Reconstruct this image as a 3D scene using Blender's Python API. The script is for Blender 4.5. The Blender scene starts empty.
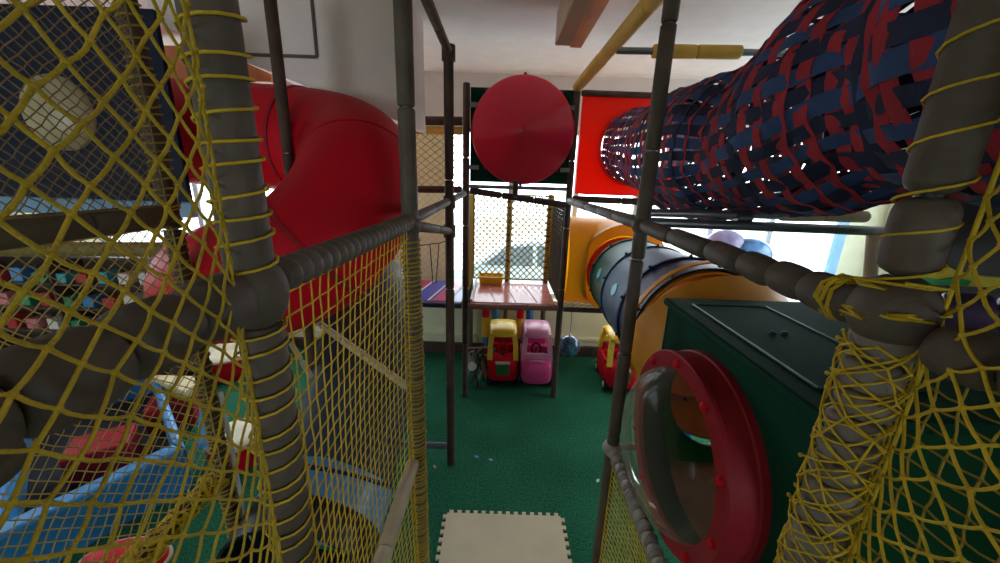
import bpy, math, random
from mathutils import Vector, Matrix, noise
random.seed(7)
sc = bpy.context.scene
COL = sc.collection
PI = math.pi
V3 = Vector

# ------------------------------------------------------------------ camera calibration
FPX = 370.0
H = 2.7
def _n(v):
    return V3(v).normalized()
CD = _n((458-500, 1600-281.5, FPX))            # world down in camera axes (x right, y down, z forward)
_v = _n((503-500, 178-281.5, FPX))
CF = (_v - CD*_v.dot(CD)).normalized()
CR = CD.cross(CF)
def ray(px, py):
    c = V3((px-500, py-281.5, FPX))
    return V3((c.dot(CR), c.dot(CF), -c.dot(CD)))
def atY(px, py, Y):
    r = ray(px, py); s = Y/r.y; return V3((r.x*s, Y, H+r.z*s))
def atX(px, py, X):
    r = ray(px, py); s = X/r.x; return V3((X, r.y*s, H+r.z*s))
def atZ(px, py, Z):
    r = ray(px, py); s = (Z-H)/r.z; return V3((r.x*s, r.y*s, Z))

# ------------------------------------------------------------------ materials
MATS = {}
def mat(name, col, rough=.55, metal=0.0, bump=0.0, bscale=60.0, var=.12, vscale=6.0, spec=.5, sheen=0.0, coat=0.0):
    if name in MATS: return MATS[name]
    m = bpy.data.materials.new(name); m.use_nodes = True
    nt = m.node_tree; b = nt.nodes['Principled BSDF']
    b.inputs['Roughness'].default_value = rough
    b.inputs['Metallic'].default_value = metal
    b.inputs['Specular IOR Level'].default_value = spec
    b.inputs['Coat Weight'].default_value = coat
    tc = nt.nodes.new('ShaderNodeTexCoord')
    nz = nt.nodes.new('ShaderNodeTexNoise'); nz.inputs['Scale'].default_value = vscale; nz.inputs['Detail'].default_value = 5
    nt.links.new(tc.outputs['Object'], nz.inputs['Vector'])
    rp = nt.nodes.new('ShaderNodeValToRGB')
    rp.color_ramp.elements[0].position = .3; rp.color_ramp.elements[1].position = .75
    rp.color_ramp.elements[0].color = tuple(max(0, c*(1-var)) for c in col)+(1,)
    rp.color_ramp.elements[1].color = tuple(min(1, c*(1+var)) for c in col)+(1,)
    nt.links.new(nz.outputs['Fac'], rp.inputs['Fac'])
    nt.links.new(rp.outputs['Color'], b.inputs['Base Color'])
    if bump:
        n2 = nt.nodes.new('ShaderNodeTexNoise'); n2.inputs['Scale'].default_value = bscale; n2.inputs['Detail'].default_value = 4
        nt.links.new(tc.outputs['Object'], n2.inputs['Vector'])
        bp = nt.nodes.new('ShaderNodeBump'); bp.inputs['Strength'].default_value = bump; bp.inputs['Distance'].default_value = .01
        nt.links.new(n2.outputs['Fac'], bp.inputs['Height']); nt.links.new(bp.outputs['Normal'], b.inputs['Normal'])
    MATS[name] = m
    return m
def glass(name, tint=(1, 1, 1), refl=.12, rough=.02):
    if name in MATS: return MATS[name]
    m = bpy.data.materials.new(name); m.use_nodes = True
    nt = m.node_tree; nt.nodes.remove(nt.nodes['Principled BSDF'])
    out = nt.nodes['Material Output']
    t = nt.nodes.new('ShaderNodeBsdfTransparent'); t.inputs['Color'].default_value = tint+(1,)
    g = nt.nodes.new('ShaderNodeBsdfGlossy'); g.inputs['Roughness'].default_value = rough
    fr = nt.nodes.new('ShaderNodeLayerWeight'); fr.inputs['Blend'].default_value = .25
    ma = nt.nodes.new('ShaderNodeMath'); ma.operation = 'MULTIPLY'; ma.inputs[1].default_value = refl*4
    mx = nt.nodes.new('ShaderNodeMixShader')
    nt.links.new(fr.outputs['Fresnel'], ma.inputs[0]); nt.links.new(ma.outputs[0], mx.inputs[0])
    nt.links.new(t.outputs[0], mx.inputs[1]); nt.links.new(g.outputs[0], mx.inputs[2])
    nt.links.new(mx.outputs[0], out.inputs['Surface'])
    MATS[name] = m
    return m

FOAM = mat('taupe foam vinyl', (.118, .090, .069), .55, spec=.28, bump=.25, bscale=45, var=.22, vscale=9)
FOAMD = mat('brown foam vinyl', (.085, .050, .036), .6, spec=.25, bump=.25, bscale=45, var=.25, vscale=9)
FOAMC = mat('cream foam vinyl', (.50, .40, .27), .55, bump=.2, var=.2)
FOAMY = mat('yellow foam vinyl', (.78, .47, .08), .5, bump=.15, var=.15)
FOAML = mat('pale worn foam vinyl', (.36, .32, .29), .55, bump=.25, var=.25, vscale=14)
PURP = mat('purple vinyl', (.07, .04, .11), .4)
STEEL = mat('galvanised steel', (.30, .31, .33), .35, metal=.8, var=.15)
DKMET = mat('dark steel', (.05, .05, .055), .45, metal=.4)
ROPE = mat('yellow rope', (.70, .455, .014), .75, bump=.5, bscale=220, var=.22, vscale=18)
ROPED = mat('aged yellow rope', (.40, .265, .022), .8, bump=.5, bscale=220, var=.25, vscale=18)
CORD = mat('dark cord', (.04, .03, .03), .8)
RED = mat('red plastic', (.60, .007, .020), .46, var=.06, vscale=2, spec=.12)
REDF = mat('red cone plastic', (.74, .02, .055), .30, var=.05, vscale=2, spec=.5)
ORRED = mat('orange red panel plastic', (.85, .045, .012), .4, var=.05)
DKRED = mat('dull red plastic', (.33, .02, .028), .46, var=.12, spec=.12)
GREENP = mat('dark green plastic', (.008, .052, .029), .72, var=.12, vscale=3, spec=.05)
GREEND = mat('green tube plastic', (.012, .10, .065), .48, var=.1, spec=.3)
ORANGE = mat('orange plastic', (.82, .36, .035), .46, var=.06, vscale=2, spec=.3)
YELP = mat('yellow plastic', (.85, .55, .03), .35, var=.06)
TBLUE = mat('slate blue plastic', (.045, .10, .17), .48, var=.1, spec=.3)
NAVYP = mat('navy plastic', (.012, .022, .07), .48, var=.15, spec=.3)
SLBLUE = mat('blue grey slide plastic', (.035, .052, .09), .48, var=.12, vscale=3, spec=.3)
CYAN = mat('cyan plastic', (.05, .45, .55), .3)
BLUEB = mat('bright blue vinyl', (.03, .22, .50), .45, var=.18, vscale=4)
BLACKP = mat('black plastic', (.012, .012, .013), .4)
WHITEP = mat('white plastic', (.75, .75, .73), .4)
PINK = mat('pink plastic', (.72, .06, .25), .33, var=.05)
PINKL = mat('pale pink plastic', (.68, .27, .42), .33, var=.06)
CREAM = mat('cream paint', (.82, .80, .56), .7, var=.05, bump=.05)
WALLP = mat('white wall paint', (.72, .68, .64), .75, var=.04, bump=.05)
CEILP = mat('ceiling paint', (.88, .77, .72), .7, var=.04, bump=.06, bscale=12)
LINEP = mat('grey brown trim', (.12, .10, .085), .6)
WOOD = mat('orange pine wood', (.52, .20, .07), .5, var=.25, vscale=5)
BROWN = mat('dark brown paint', (.07, .04, .03), .6)
FRAMEW = mat('white window frame', (.62, .66, .70), .4)
FRAMEB = mat('pale blue window frame', (.20, .46, .72), .4)
NAVYS = mat('navy strap webbing', (.014, .021, .068), .8, bump=.4, bscale=300, var=.3, vscale=8)
BLUES = mat('blue strap webbing', (.030, .075, .21), .8, bump=.4, bscale=300, var=.3, vscale=8)
REDS = mat('red strap webbing', (.46, .02, .034), .8, bump=.4, bscale=300, var=.25, vscale=8)
PVCRED = mat('glossy pink red deck vinyl', (.66, .25, .22), .16, var=.2, vscale=7)
PVCBLUE = mat('glossy blue deck vinyl', (.06, .07, .38), .3)
PVCRED2 = mat('glossy red deck vinyl', (.50, .04, .12), .3)
MATC = mat('cream foam mat', (.72, .60, .40), .75, bump=.2, bscale=90, var=.08, vscale=3)
PANE = glass('clear window pane', (.97, .99, 1.0), .1)
DOME = glass('clear dome plastic', (.95, .96, .92), .10, .06)
def hazy(m, col, f):
    nt = m.node_tree; out = nt.nodes['Material Output']; old = out.inputs['Surface'].links[0].from_socket
    d = nt.nodes.new('ShaderNodeBsdfDiffuse'); d.inputs['Color'].default_value = col+(1,)
    lw = nt.nodes.new('ShaderNodeLayerWeight'); lw.inputs['Blend'].default_value = .35
    mm = nt.nodes.new('ShaderNodeMath'); mm.operation = 'MULTIPLY_ADD'; mm.inputs[1].default_value = f; mm.inputs[2].default_value = .0
    x = nt.nodes.new('ShaderNodeMixShader')
    nt.links.new(lw.outputs['Facing'], mm.inputs[0]); nt.links.new(mm.outputs[0], x.inputs[0]); nt.links.new(old, x.inputs[1]); nt.links.new(d.outputs[0], x.inputs[2]); nt.links.new(x.outputs[0], out.inputs['Surface'])
hazy(DOME, (.55, .50, .38), .35)
MILK = mat('milky cream plastic', (.42, .34, .20), .35)

def carpet():
    m = bpy.data.materials.new('green carpet'); m.use_nodes = True
    nt = m.node_tree; b = nt.nodes['Principled BSDF']; b.inputs['Roughness'].default_value = .95
    b.inputs['Specular IOR Level'].default_value = .15
    tc = nt.nodes.new('ShaderNodeTexCoord')
    def nz(s, d=6):
        n = nt.nodes.new('ShaderNodeTexNoise'); n.inputs['Scale'].default_value = s; n.inputs['Detail'].default_value = d
        nt.links.new(tc.outputs['Object'], n.inputs['Vector']); return n
    big = nz(1.3); fine = nz(60, 8)
    rp = nt.nodes.new('ShaderNodeValToRGB'); nt.links.new(fine.outputs['Fac'], rp.inputs['Fac'])
    rp.color_ramp.elements[0].position = .32; rp.color_ramp.elements[1].position = .72
    rp.color_ramp.elements[0].color = (.010, .092, .046, 1); rp.color_ramp.elements[1].color = (.045, .26, .135, 1)
    r2 = nt.nodes.new('ShaderNodeValToRGB'); nt.links.new(big.outputs['Fac'], r2.inputs['Fac'])
    r2.color_ramp.elements[0].position = .3; r2.color_ramp.elements[1].position = .7
    r2.color_ramp.elements[0].color = (.62, .68, .66, 1); r2.color_ramp.elements[1].color = (1, 1, 1, 1)
    mx = nt.nodes.new('ShaderNodeMix'); mx.data_type = 'RGBA'; mx.blend_type = 'MULTIPLY'; mx.inputs['Factor'].default_value = 1
    nt.links.new(rp.outputs['Color'], mx.inputs['A']); nt.links.new(r2.outputs['Color'], mx.inputs['B'])
    nt.links.new(mx.outputs['Result'], b.inputs['Base Color'])
    bp = nt.nodes.new('ShaderNodeBump'); bp.inputs['Strength'].default_value = .8; bp.inputs['Distance'].default_value = .012
    nt.links.new(fine.outputs['Fac'], bp.inputs['Height']); nt.links.new(bp.outputs['Normal'], b.inputs['Normal'])
    return m
CARPET = carpet()
def translucent(m, col, f):
    nt = m.node_tree; out = nt.nodes['Material Output']; b = nt.nodes['Principled BSDF']
    t = nt.nodes.new('ShaderNodeBsdfTranslucent'); t.inputs['Color'].default_value = col+(1,)
    x = nt.nodes.new('ShaderNodeMixShader'); x.inputs[0].default_value = f
    nt.links.new(b.outputs[0], x.inputs[1]); nt.links.new(t.outputs[0], x.inputs[2]); nt.links.new(x.outputs[0], out.inputs['Surface'])
    return m
translucent(ORRED, (1.0, .06, .01), .5); translucent(ORANGE, (.9, .4, .03), .15)

# ------------------------------------------------------------------ mesh building
def frame_of(d):
    d = d.normalized()
    a = V3((0, 0, 1)) if abs(d.z) < .9 else V3((1, 0, 0))
    u = a.cross(d).normalized(); w = d.cross(u)
    return u, w
class MB:
    def __init__(s): s.v = []; s.f = []
    def quad_rings(s, rings, closed_ring=True, cap0=True, cap1=True, closed_path=False):
        base = len(s.v); n = len(rings[0])
        for r in rings: s.v.extend(tuple(p) for p in r)
        m = len(rings)
        for i in range(m if closed_path else m-1):
            a = base+i*n; b = base+((i+1) % m)*n
            for j in range(n if closed_ring else n-1):
                k = (j+1) % n
                s.f.append((a+j, a+k, b+k, b+j))
        if not closed_path:
            if cap0: s.f.append(tuple(base+j for j in reversed(range(n))))
            if cap1: s.f.append(tuple(base+(m-1)*n+j for j in range(n)))
        return s
    def tube(s, pts, r, seg=10, caps=True, closed=False):
        pts = [V3(p) for p in pts]; n = len(pts); rings = []
        rr = r if isinstance(r, (list, tuple)) else [r]*n
        pu = None
        for i in range(n):
            if closed: d = pts[(i+1) % n]-pts[i-1]
            else: d = pts[min(i+1, n-1)]-pts[max(i-1, 0)]
            if d.length < 1e-9: d = V3((0, 0, 1))
            d.normalize()
            if pu is None: u, w = frame_of(d)
            else:
                u = (pu-d*pu.dot(d))
                u = u.normalized() if u.length > 1e-6 else frame_of(d)[0]
                w = d.cross(u)
            pu = u
            rings.append([pts[i]+(u*math.cos(2*PI*k/seg)+w*math.sin(2*PI*k/seg))*rr[i] for k in range(seg)])
        return s.quad_rings(rings, True, caps, caps, closed)
    def shell(s, pts, r, th, seg=40):
        """open hollow tube with wall thickness"""
        a = MB().tube(pts, r, seg, False); rr = [x-th for x in r] if isinstance(r, (list, tuple)) else r-th
        b = MB().tube(pts, rr, seg, False)
        n = len(pts)
        ra = [a.v[i*seg:(i+1)*seg] for i in range(n)]; rb = [b.v[i*seg:(i+1)*seg] for i in range(n)]
        return s.quad_rings(ra+rb[::-1], True, closed_path=True)
    def lathe(s, p0, d, prof, seg=16, u=None):
        p0 = V3(p0); d = V3(d).normalized()
        if u is None: u, w = frame_of(d)
        else: w = d.cross(u)
        rings = [[p0+d*t+(u*math.cos(2*PI*k/seg)+w*math.sin(2*PI*k/seg))*max(r, 1e-4) for k in range(seg)] for t, r in prof]
        return s.quad_rings(rings, True, True, True)
    def lathe_closed(s, p0, d, prof, seg=40):
        p0 = V3(p0); d = V3(d).normalized(); u, w = frame_of(d)
        rings = [[p0+d*t+(u*math.cos(2*PI*k/seg)+w*math.sin(2*PI*k/seg))*r for k in range(seg)] for t, r in prof]
        return s.quad_rings(rings, True, closed_path=True)
    def box(s, c, size, M=None):
        c = V3(c); hx, hy, hz = (x/2 for x in size); b = len(s.v)
        for x in (-hx, hx):
            for y in (-hy, hy):
                for z in (-hz, hz):
                    p = V3((x, y, z))
                    if M is not None: p = M @ p
                    s.v.append(tuple(c+p))
        s.f += [tuple(b+i for i in q) for q in ((0, 1, 3, 2), (4, 6, 7, 5), (0, 4, 5, 1), (2, 3, 7, 6), (0, 2, 6, 4), (1, 5, 7, 3))]
        return s
    def prism(s, poly, d):
        """poly: list of Vector (planar), extruded by vector d"""
        n = len(poly); b = len(s.v); d = V3(d)
        s.v += [tuple(V3(p)) for p in poly]+[tuple(V3(p)+d) for p in poly]
        s.f.append(tuple(b+i for i in reversed(range(n)))); s.f.append(tuple(b+n+i for i in range(n)))
        for i in range(n):
            j = (i+1) % n; s.f.append((b+i, b+j, b+n+j, b+n+i))
        return s
    def ball(s, c, r, nu=12, nv=8, sc_=(1, 1, 1)):
        c = V3(c); rings = []
        for i in range(nv+1):
            a = PI*i/nv
            rings.append([c+V3((math.sin(a)*math.cos(2*PI*k/nu)*r*sc_[0]+(1e-5 if i in (0, nv) else 0)*math.cos(2*PI*k/nu),
                                math.sin(a)*math.sin(2*PI*k/nu)*r*sc_[1]+(1e-5 if i in (0, nv) else 0)*math.sin(2*PI*k/nu), math.cos(a)*r*sc_[2])) for k in range(nu)])
        return s.quad_rings(rings)
    def plate_hole(s, c, u, w, hu, hw, r, th, n=64):
        """rectangular plate with round hole; th along u x w"""
        c = V3(c); u = V3(u); w = V3(w); d = u.cross(w)*th
        outer = []; inner = []
        for k in range(n):
            a = 2*PI*k/n+PI/4; ca, sa = math.cos(a), math.sin(a)
            t = min(hu/abs(ca) if abs(ca) > 1e-6 else 1e9, hw/abs(sa) if abs(sa) > 1e-6 else 1e9)
            outer.append(c+u*ca*t+w*sa*t); inner.append(c+u*ca*r+w*sa*r)
        return s.quad_rings([outer, inner, [p+d for p in inner], [p+d for p in outer]], True, closed_path=True)
    def build(s, name, m, parent=None, smooth=40, bevel=0, seg=2, loc=None):
        off = ORG.get(parent.name, V3((0, 0, 0))) if parent is not None else (V3(loc) if loc is not None else V3((0, 0, 0)))
        me = bpy.data.meshes.new(name)
        me.from_pydata([tuple(V3(p)-off) for p in s.v], [], s.f); me.update()
        import bmesh as _b
        bm = _b.new(); bm.from_mesh(me); _b.ops.recalc_face_normals(bm, faces=bm.faces); bm.to_mesh(me); bm.free()
        me.materials.append(m)
        o = bpy.data.objects.new(name, me); COL.objects.link(o)
        if smooth:
            for p in me.polygons: p.use_smooth = True
            me.set_sharp_from_angle(angle=math.radians(smooth))
        if bevel:
            b = o.modifiers.new('Bevel', 'BEVEL'); b.width = bevel; b.segments = seg; b.limit_method = 'ANGLE'; b.angle_limit = math.radians(35)
        if parent is not None: o.parent = parent; ORG[o.name] = off
        else: o.location = off; ORG[o.name] = off
        return o
ORG = {}
def tag(o, label, cat, group=None, kind=None):
    o['label'] = label; o['category'] = cat
    if group: o['group'] = group
    if kind: o['kind'] = kind
    return o
def thing(name, label, cat, loc, group=None):
    o = bpy.data.objects.new(name, None); COL.objects.link(o); o.location = loc; o.empty_display_size = .1
    ORG[o.name] = V3(loc)
    return tag(o, label, cat, group)
def struct(name, mb, m, parent=None, bevel=0, smooth=30, label=None):
    o = mb.build(name, m, parent, smooth, bevel)
    if parent is None: o['kind'] = 'structure'
    if label: o['label'] = label
    return o
def copy_tree(o, parent=None):
    c = o.copy(); COL.objects.link(c)
    if parent is not None: c.parent = parent
    for ch in o.children: copy_tree(ch, c)
    return c
def lerp(a, b, t): return V3(a)*(1-t)+V3(b)*t
def spline(P, n=10):
    P = [V3(p) for p in P]; out = []
    for i in range(len(P)-1):
        p0 = P[max(i-1, 0)]; p1 = P[i]; p2 = P[i+1]; p3 = P[min(i+2, len(P)-1)]
        for k in range(n):
            t = k/n
            out.append(.5*((2*p1)+(p2-p0)*t+(2*p0-5*p1+4*p2-p3)*t*t+(3*p1-p0-3*p2+p3)*t**3))
    out.append(P[-1]); return out

# ------------------------------------------------------------------ padded posts and rails
def sleeve_prof(L, r, rib=0, rnd=.012):
    if rib:
        pr = [(0, r*.6), (0.004, r*.85)]; n = rib*6
        for i in range(n+1):
            t = i/n
            pr.append((.006+(L-.012)*t, r*(.84+.20*abs(math.sin(PI*rib*t))**.7)))
        pr += [(L-.004, r*.85), (L, r*.6)]
        return pr
    pr = [(0, r*.5)]
    for k in range(5):
        a = PI/2*k/4; pr.append((rnd*(1-math.cos(a)), r-rnd*(1-math.sin(a))))
    pr.append((L*.5, r*1.015))
    for k in range(5):
        a = PI/2*(1-k/4); pr.append((L-rnd*(1-math.cos(a)), r-rnd*(1-math.sin(a))))
    pr.append((L, r*.5))
    return pr
def bar(name, label, cat, p0, p1, r=.042, n=2, m=None, core=.021, rib=0, gap=.006, rnd=.012, joint0=0, joint1=0, lace=0, group=None, wob=0, corem=None, start=0.0, end=1.0, lacem=None):
    """padded tube: steel core with foam sleeves, joint covers and lacing cord as its parts"""
    p0 = V3(p0); p1 = V3(p1); m = m or FOAM
    root = thing(name, label, cat, p0, group)
    d = (p1-p0); L = d.length; d.normalize(); u, w = frame_of(d)
    MB().tube([p0, p1], core, 10).build('steel_tube', corem or STEEL, root)
    a, b = L*start, L*end
    seg = (b-a)/n if n else 0
    for i in range(n):
        q = p0+d*(a+i*seg+gap/2)
        dd = (d+u*random.uniform(-wob, wob)+w*random.uniform(-wob, wob)).normalized()
        MB().lathe(q, dd, sleeve_prof(seg-gap, r*random.uniform(.97, 1.04), rib, rnd), 18).build('foam_sleeve', m, root, 60)
    for p, jr in ((p0, joint0), (p1, joint1)):
        if jr: MB().ball(p, jr, 18, 12).build('joint_cover', m, root, 60)
    if lace:
        pts = []; N = int(L/lace*12)
        for i in range(N+1):
            t = i/N; ang = 2*PI*L/lace*t
            rr = r*1.06+.0025
            pts.append(p0+d*(L*t+.006*math.sin(ang*.37))+(u*math.cos(ang)+w*math.sin(ang))*rr)
        MB().tube(pts, .0028, 6).build('lacing_cord', lacem or ROPE, root, 60)
    return root

def net(name, label, P, nu, nv, r, m=None, mode='diamond', jit=.12, seg=5, knots=True, cat='net', border=True, group=None, out=.0, sub=1, loc=None):
    """one rope net: P(u,v) gives its surface, out is random slack off the surface"""
    m = m or ROPE; mb = MB(); node = {}
    for i in range(nu+1):
        for j in range(nv+1):
            if mode == 'diamond' and (i+j) % 2: continue
            e = i in (0, nu) or j in (0, nv)
            a = (i+(0 if i in (0, nu) else random.uniform(-jit, jit)))/nu; b = (j+(0 if j in (0, nv) else random.uniform(-jit, jit)))/nv
            p = V3(P(a, b))
            if out and not e: p = p+V3((random.uniform(-out, out), random.uniform(-out, out), random.uniform(-out, out)))
            node[i, j] = p
    edges = []
    for (i, j), p in node.items():
        nb = ((1, 1), (-1, 1)) if mode == 'diamond' else ((1, 0), (0, 1))
        for di, dj in nb:
            q = node.get((i+di, j+dj))
            if q is not None: edges.append((p, q))
    for p, q in edges:
        if sub > 1:
            L = (q-p).length; s_ = V3((random.uniform(-1, 1), random.uniform(-1, 1), -1.2)).normalized()*L*.07
            pts = [lerp(p, q, k/sub)+s_*math.sin(PI*k/sub) for k in range(sub+1)]
        else: pts = [p, q]
        mb.tube(pts, r, seg, False)
    if knots:
        for p in node.values(): mb.ball(p, r*1.75, 6, 4)
    o = mb.build(name, m, None, 70)
    tag(o, label, cat, group)
    if border:
        N = 40; loop = [P(t/N, 0) for t in range(N)]+[P(1, t/N) for t in range(N)]+[P(1-t/N, 1) for t in range(N)]+[P(0, 1-t/N) for t in range(N)]
        MB().tube(loop, r*1.35, 6, closed=True).build('border_rope', m, o, 60)
    return o
def bunch(parent, p0, p1, r, turns, rr=.004, m=None, amp=.5, name='bunched_rope'):
    """rope bunched in loose loops round a bar"""
    p0 = V3(p0); p1 = V3(p1); d = p1-p0; L = d.length; d.normalize(); u, w = frame_of(d); pts = []
    N = abs(turns)*24
    for i in range(N+1):
        t = i/N; ang = 2*PI*turns*t+.8*math.sin(t*61)
        q = r*(1.08+amp*max(0, noise.noise(V3((t*turns*2.2, 3.1, 0)))))
        pts.append(p0+d*(L*min(1, max(0, t+.5/abs(turns)*noise.noise(V3((t*turns*1.3, 9, 2))))))+(u*math.cos(ang)+w*math.sin(ang))*q)
    return MB().tube(pts, rr, 5).build(name, m or ROPE, parent, 70)

exec_parts = []
# ================================================================== SETTING
XW0, XW1, YB, YR, ZC = -7.2, 5.5, 5.4, -3.2, 4.0
struct('floor', MB().box(((XW0+XW1)/2, (YB+YR)/2, -.05), (XW1-XW0, YB-YR, .1)), CARPET, smooth=0)
struct('ceiling', MB().box(((XW0+XW1)/2, (YB+YR)/2, ZC+.06), (XW1-XW0+.4, YB-YR+.4, .12)), CEILP, smooth=0)
# stair bulkhead whose sloping underside cuts the ceiling at the left
bk = [atY(150, 20, 3.02), atY(240, 60, 3.02), atY(355, 105, 3.02), atY(398, 121, 3.02)]
bx_ = atY(407, 123, 3.02)
poly = [V3((p.x, 3.02, p.z)) for p in bk]+[V3((bx_.x, 3.02, bx_.z)), V3((bx_.x, 3.02, ZC)), V3((bk[0].x, 3.02, ZC))]
def wall_with_windows(name, axis, pos, a0, a1, wins, m, th=.16, z1=ZC):
    """wall along x (axis 'y') or y (axis 'x'); wins = (b0, b1, z0, z1)"""
    mb = MB()
    def piece(b0, b1, za, zb):
        if b1-b0 < .001 or zb-za < .001: return
        c = ((b0+b1)/2, (za+zb)/2)
        if axis == 'y': mb.box((c[0], pos, c[1]), (b1-b0, th, zb-za))
        else: mb.box((pos, c[0], c[1]), (th, b1-b0, zb-za))
    cur = a0
    for (b0, b1, za, zb) in sorted(wins):
        piece(cur, b0, 0, z1); piece(b0, b1, 0, za); piece(b0, b1, zb, z1); cur = b1
    piece(cur, a1, 0, z1)
    return struct(name, mb, m, smooth=0)
WB = [(-5.9, -1.55, .95, 3.3), (-.80, 1.95, .95, 3.35), (2.1, 4.98, .95, 3.35)]
wall_with_windows('wall_back', 'y', YB+.08, XW0, XW1, WB, CREAM)
WL_FILL = [(3.5, 5.1, 1.2, 3.0)]  # unseen window, added to light the left side
wall_with_windows('wall_left', 'x', XW0-.08, YR, YB, WL_FILL, CREAM)
WR_FILL = [(2.5, 5.1, 1.0, 3.3)]  # unseen window, added to light the back zone
wall_with_windows('wall_right', 'x', XW1+.08, YR, YB, WR_FILL, CREAM)
WF_FILL = [(-5.6, -3.2, 1.0, 3.2), (2.2, 4.0, 1.0, 3.2)]  # unseen windows, added as fill and for streaks on the red cone
wall_with_windows('wall_front', 'y', YR-.08, XW0, XW1, WF_FILL, CREAM)
nw = 0
def window(axis, pos, b0, b1, z0, z1, mull, fm=FRAMEW):
    global nw; nw += 1
    def P(b, z, o=0): return V3((b, pos+o, z)) if axis == 'y' else V3((pos+o, b, z))
    def S(sb, sz, th): return (sb, th, sz) if axis == 'y' else (th, sb, sz)
    root = struct('window_%d' % nw, MB().box(P((b0+b1)/2, (z0+z1)/2), S(b1-b0-.02, z1-z0-.02, .008)), PANE, smooth=0)
    fb = MB(); w = .06
    fb.box(P((b0+b1)/2, z0+w/2), S(b1-b0, w, .09)); fb.box(P((b0+b1)/2, z1-w/2), S(b1-b0, w, .09))
    fb.box(P(b0+w/2, (z0+z1)/2), S(w, z1-z0-2*w, .09)); fb.box(P(b1-w/2, (z0+z1)/2), S(w, z1-z0-2*w, .09))
    fb.build('window_frame', fm, root, 0)
    for x in mull: MB().box(P(x, (z0+z1)/2), S(.07, z1-z0-2*w, .085)).build('mullion', fm, root, 0)
    MB().box(P((b0+b1)/2, z0-.02, -.10 if pos > 0 else .10), S(b1-b0+.1, .035, .22)).build('window_sill', CREAM, root, 0)
    # daylight portal just outside the opening
    li = bpy.data.lights.new('daylight_portal', 'AREA'); li.shape = 'RECTANGLE'; li.size = b1-b0; li.size_y = z1-z0; li.cycles.is_portal = True
    lo = bpy.data.objects.new('daylight_portal', li); COL.objects.link(lo); lo.location = P((b0+b1)/2, (z0+z1)/2, .12 if pos > 0 else -.12)
    inward = (V3((0, -1, 0)) if axis == 'y' else V3((-1, 0, 0)))*(1 if pos > 0 else -1)
    lo.rotation_euler = inward.to_track_quat('-Z', 'Z').to_euler()
window('y', YB+.06, *WB[0], [-4.4, -2.95]); window('y', YB+.06, *WB[1], [.12, 1.05]); window('y', YB+.06, *WB[2], [3.05, 3.92], FRAMEW)
for w_ in WL_FILL: window('x', XW0-.06, *w_, [(w_[0]+w_[1])/2])
for w_ in WR_FILL: window('x', XW1+.06, *w_, [(w_[0]+w_[1])/2])
for w_ in WF_FILL: window('y', YR-.06, *w_, [(w_[0]+w_[1])/2])
struct('trim_1', MB().box((4.90, YB-.03, 2.15), (.13, .05, 2.4)), FRAMEB, smooth=0, label='pale blue window jamb')
bb = MB()
bb.box(((XW0+XW1)/2, YB-.04, .09), (XW1-XW0, .05, .16))
for i in range(110): bb.box((XW0+.2+i*.112, YB-.072, .09), (.05, .012, .10))
struct('baseboard_back', bb, BROWN, smooth=0)
struct('trim_2', MB().box(((XW0+XW1)/2, YB-.03, .30), (XW1-XW0, .04, .04)), CREAM, smooth=0)
struct('trim_3', MB().prism(poly, (0, .7, 0)), CEILP, smooth=35, label='white sloping bulkhead under the ceiling')
def line_at(pts, Y, w, m, nm):
    mb = MB()
    for (a, b) in zip(pts[:-1], pts[1:]): mb.tube([atY(*a, Y), atY(*b, Y)], w, 6)
    return struct(nm, mb, m)
line_at([(205, 53), (317, 57), (309, -30)], 3.015, .012, LINEP, 'trim_4')
struct('trim_7', MB().box(((XW0+XW1)/2, YB-.02, 3.70), (XW1-XW0, .05, .62)), WALLP, smooth=0, label='white wall band above the windows')
struct('trim_5', MB().box((-4.2, 4.3, 3.72), (3.6, .25, .30)), WOOD, smooth=0, label='orange timber beam under the left ceiling')
struct('trim_6', MB().box((-4.2, 3.9, 3.42), (3.6, .06, .10)), BROWN, smooth=0, label='brown timber batten under the orange beam')

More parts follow.
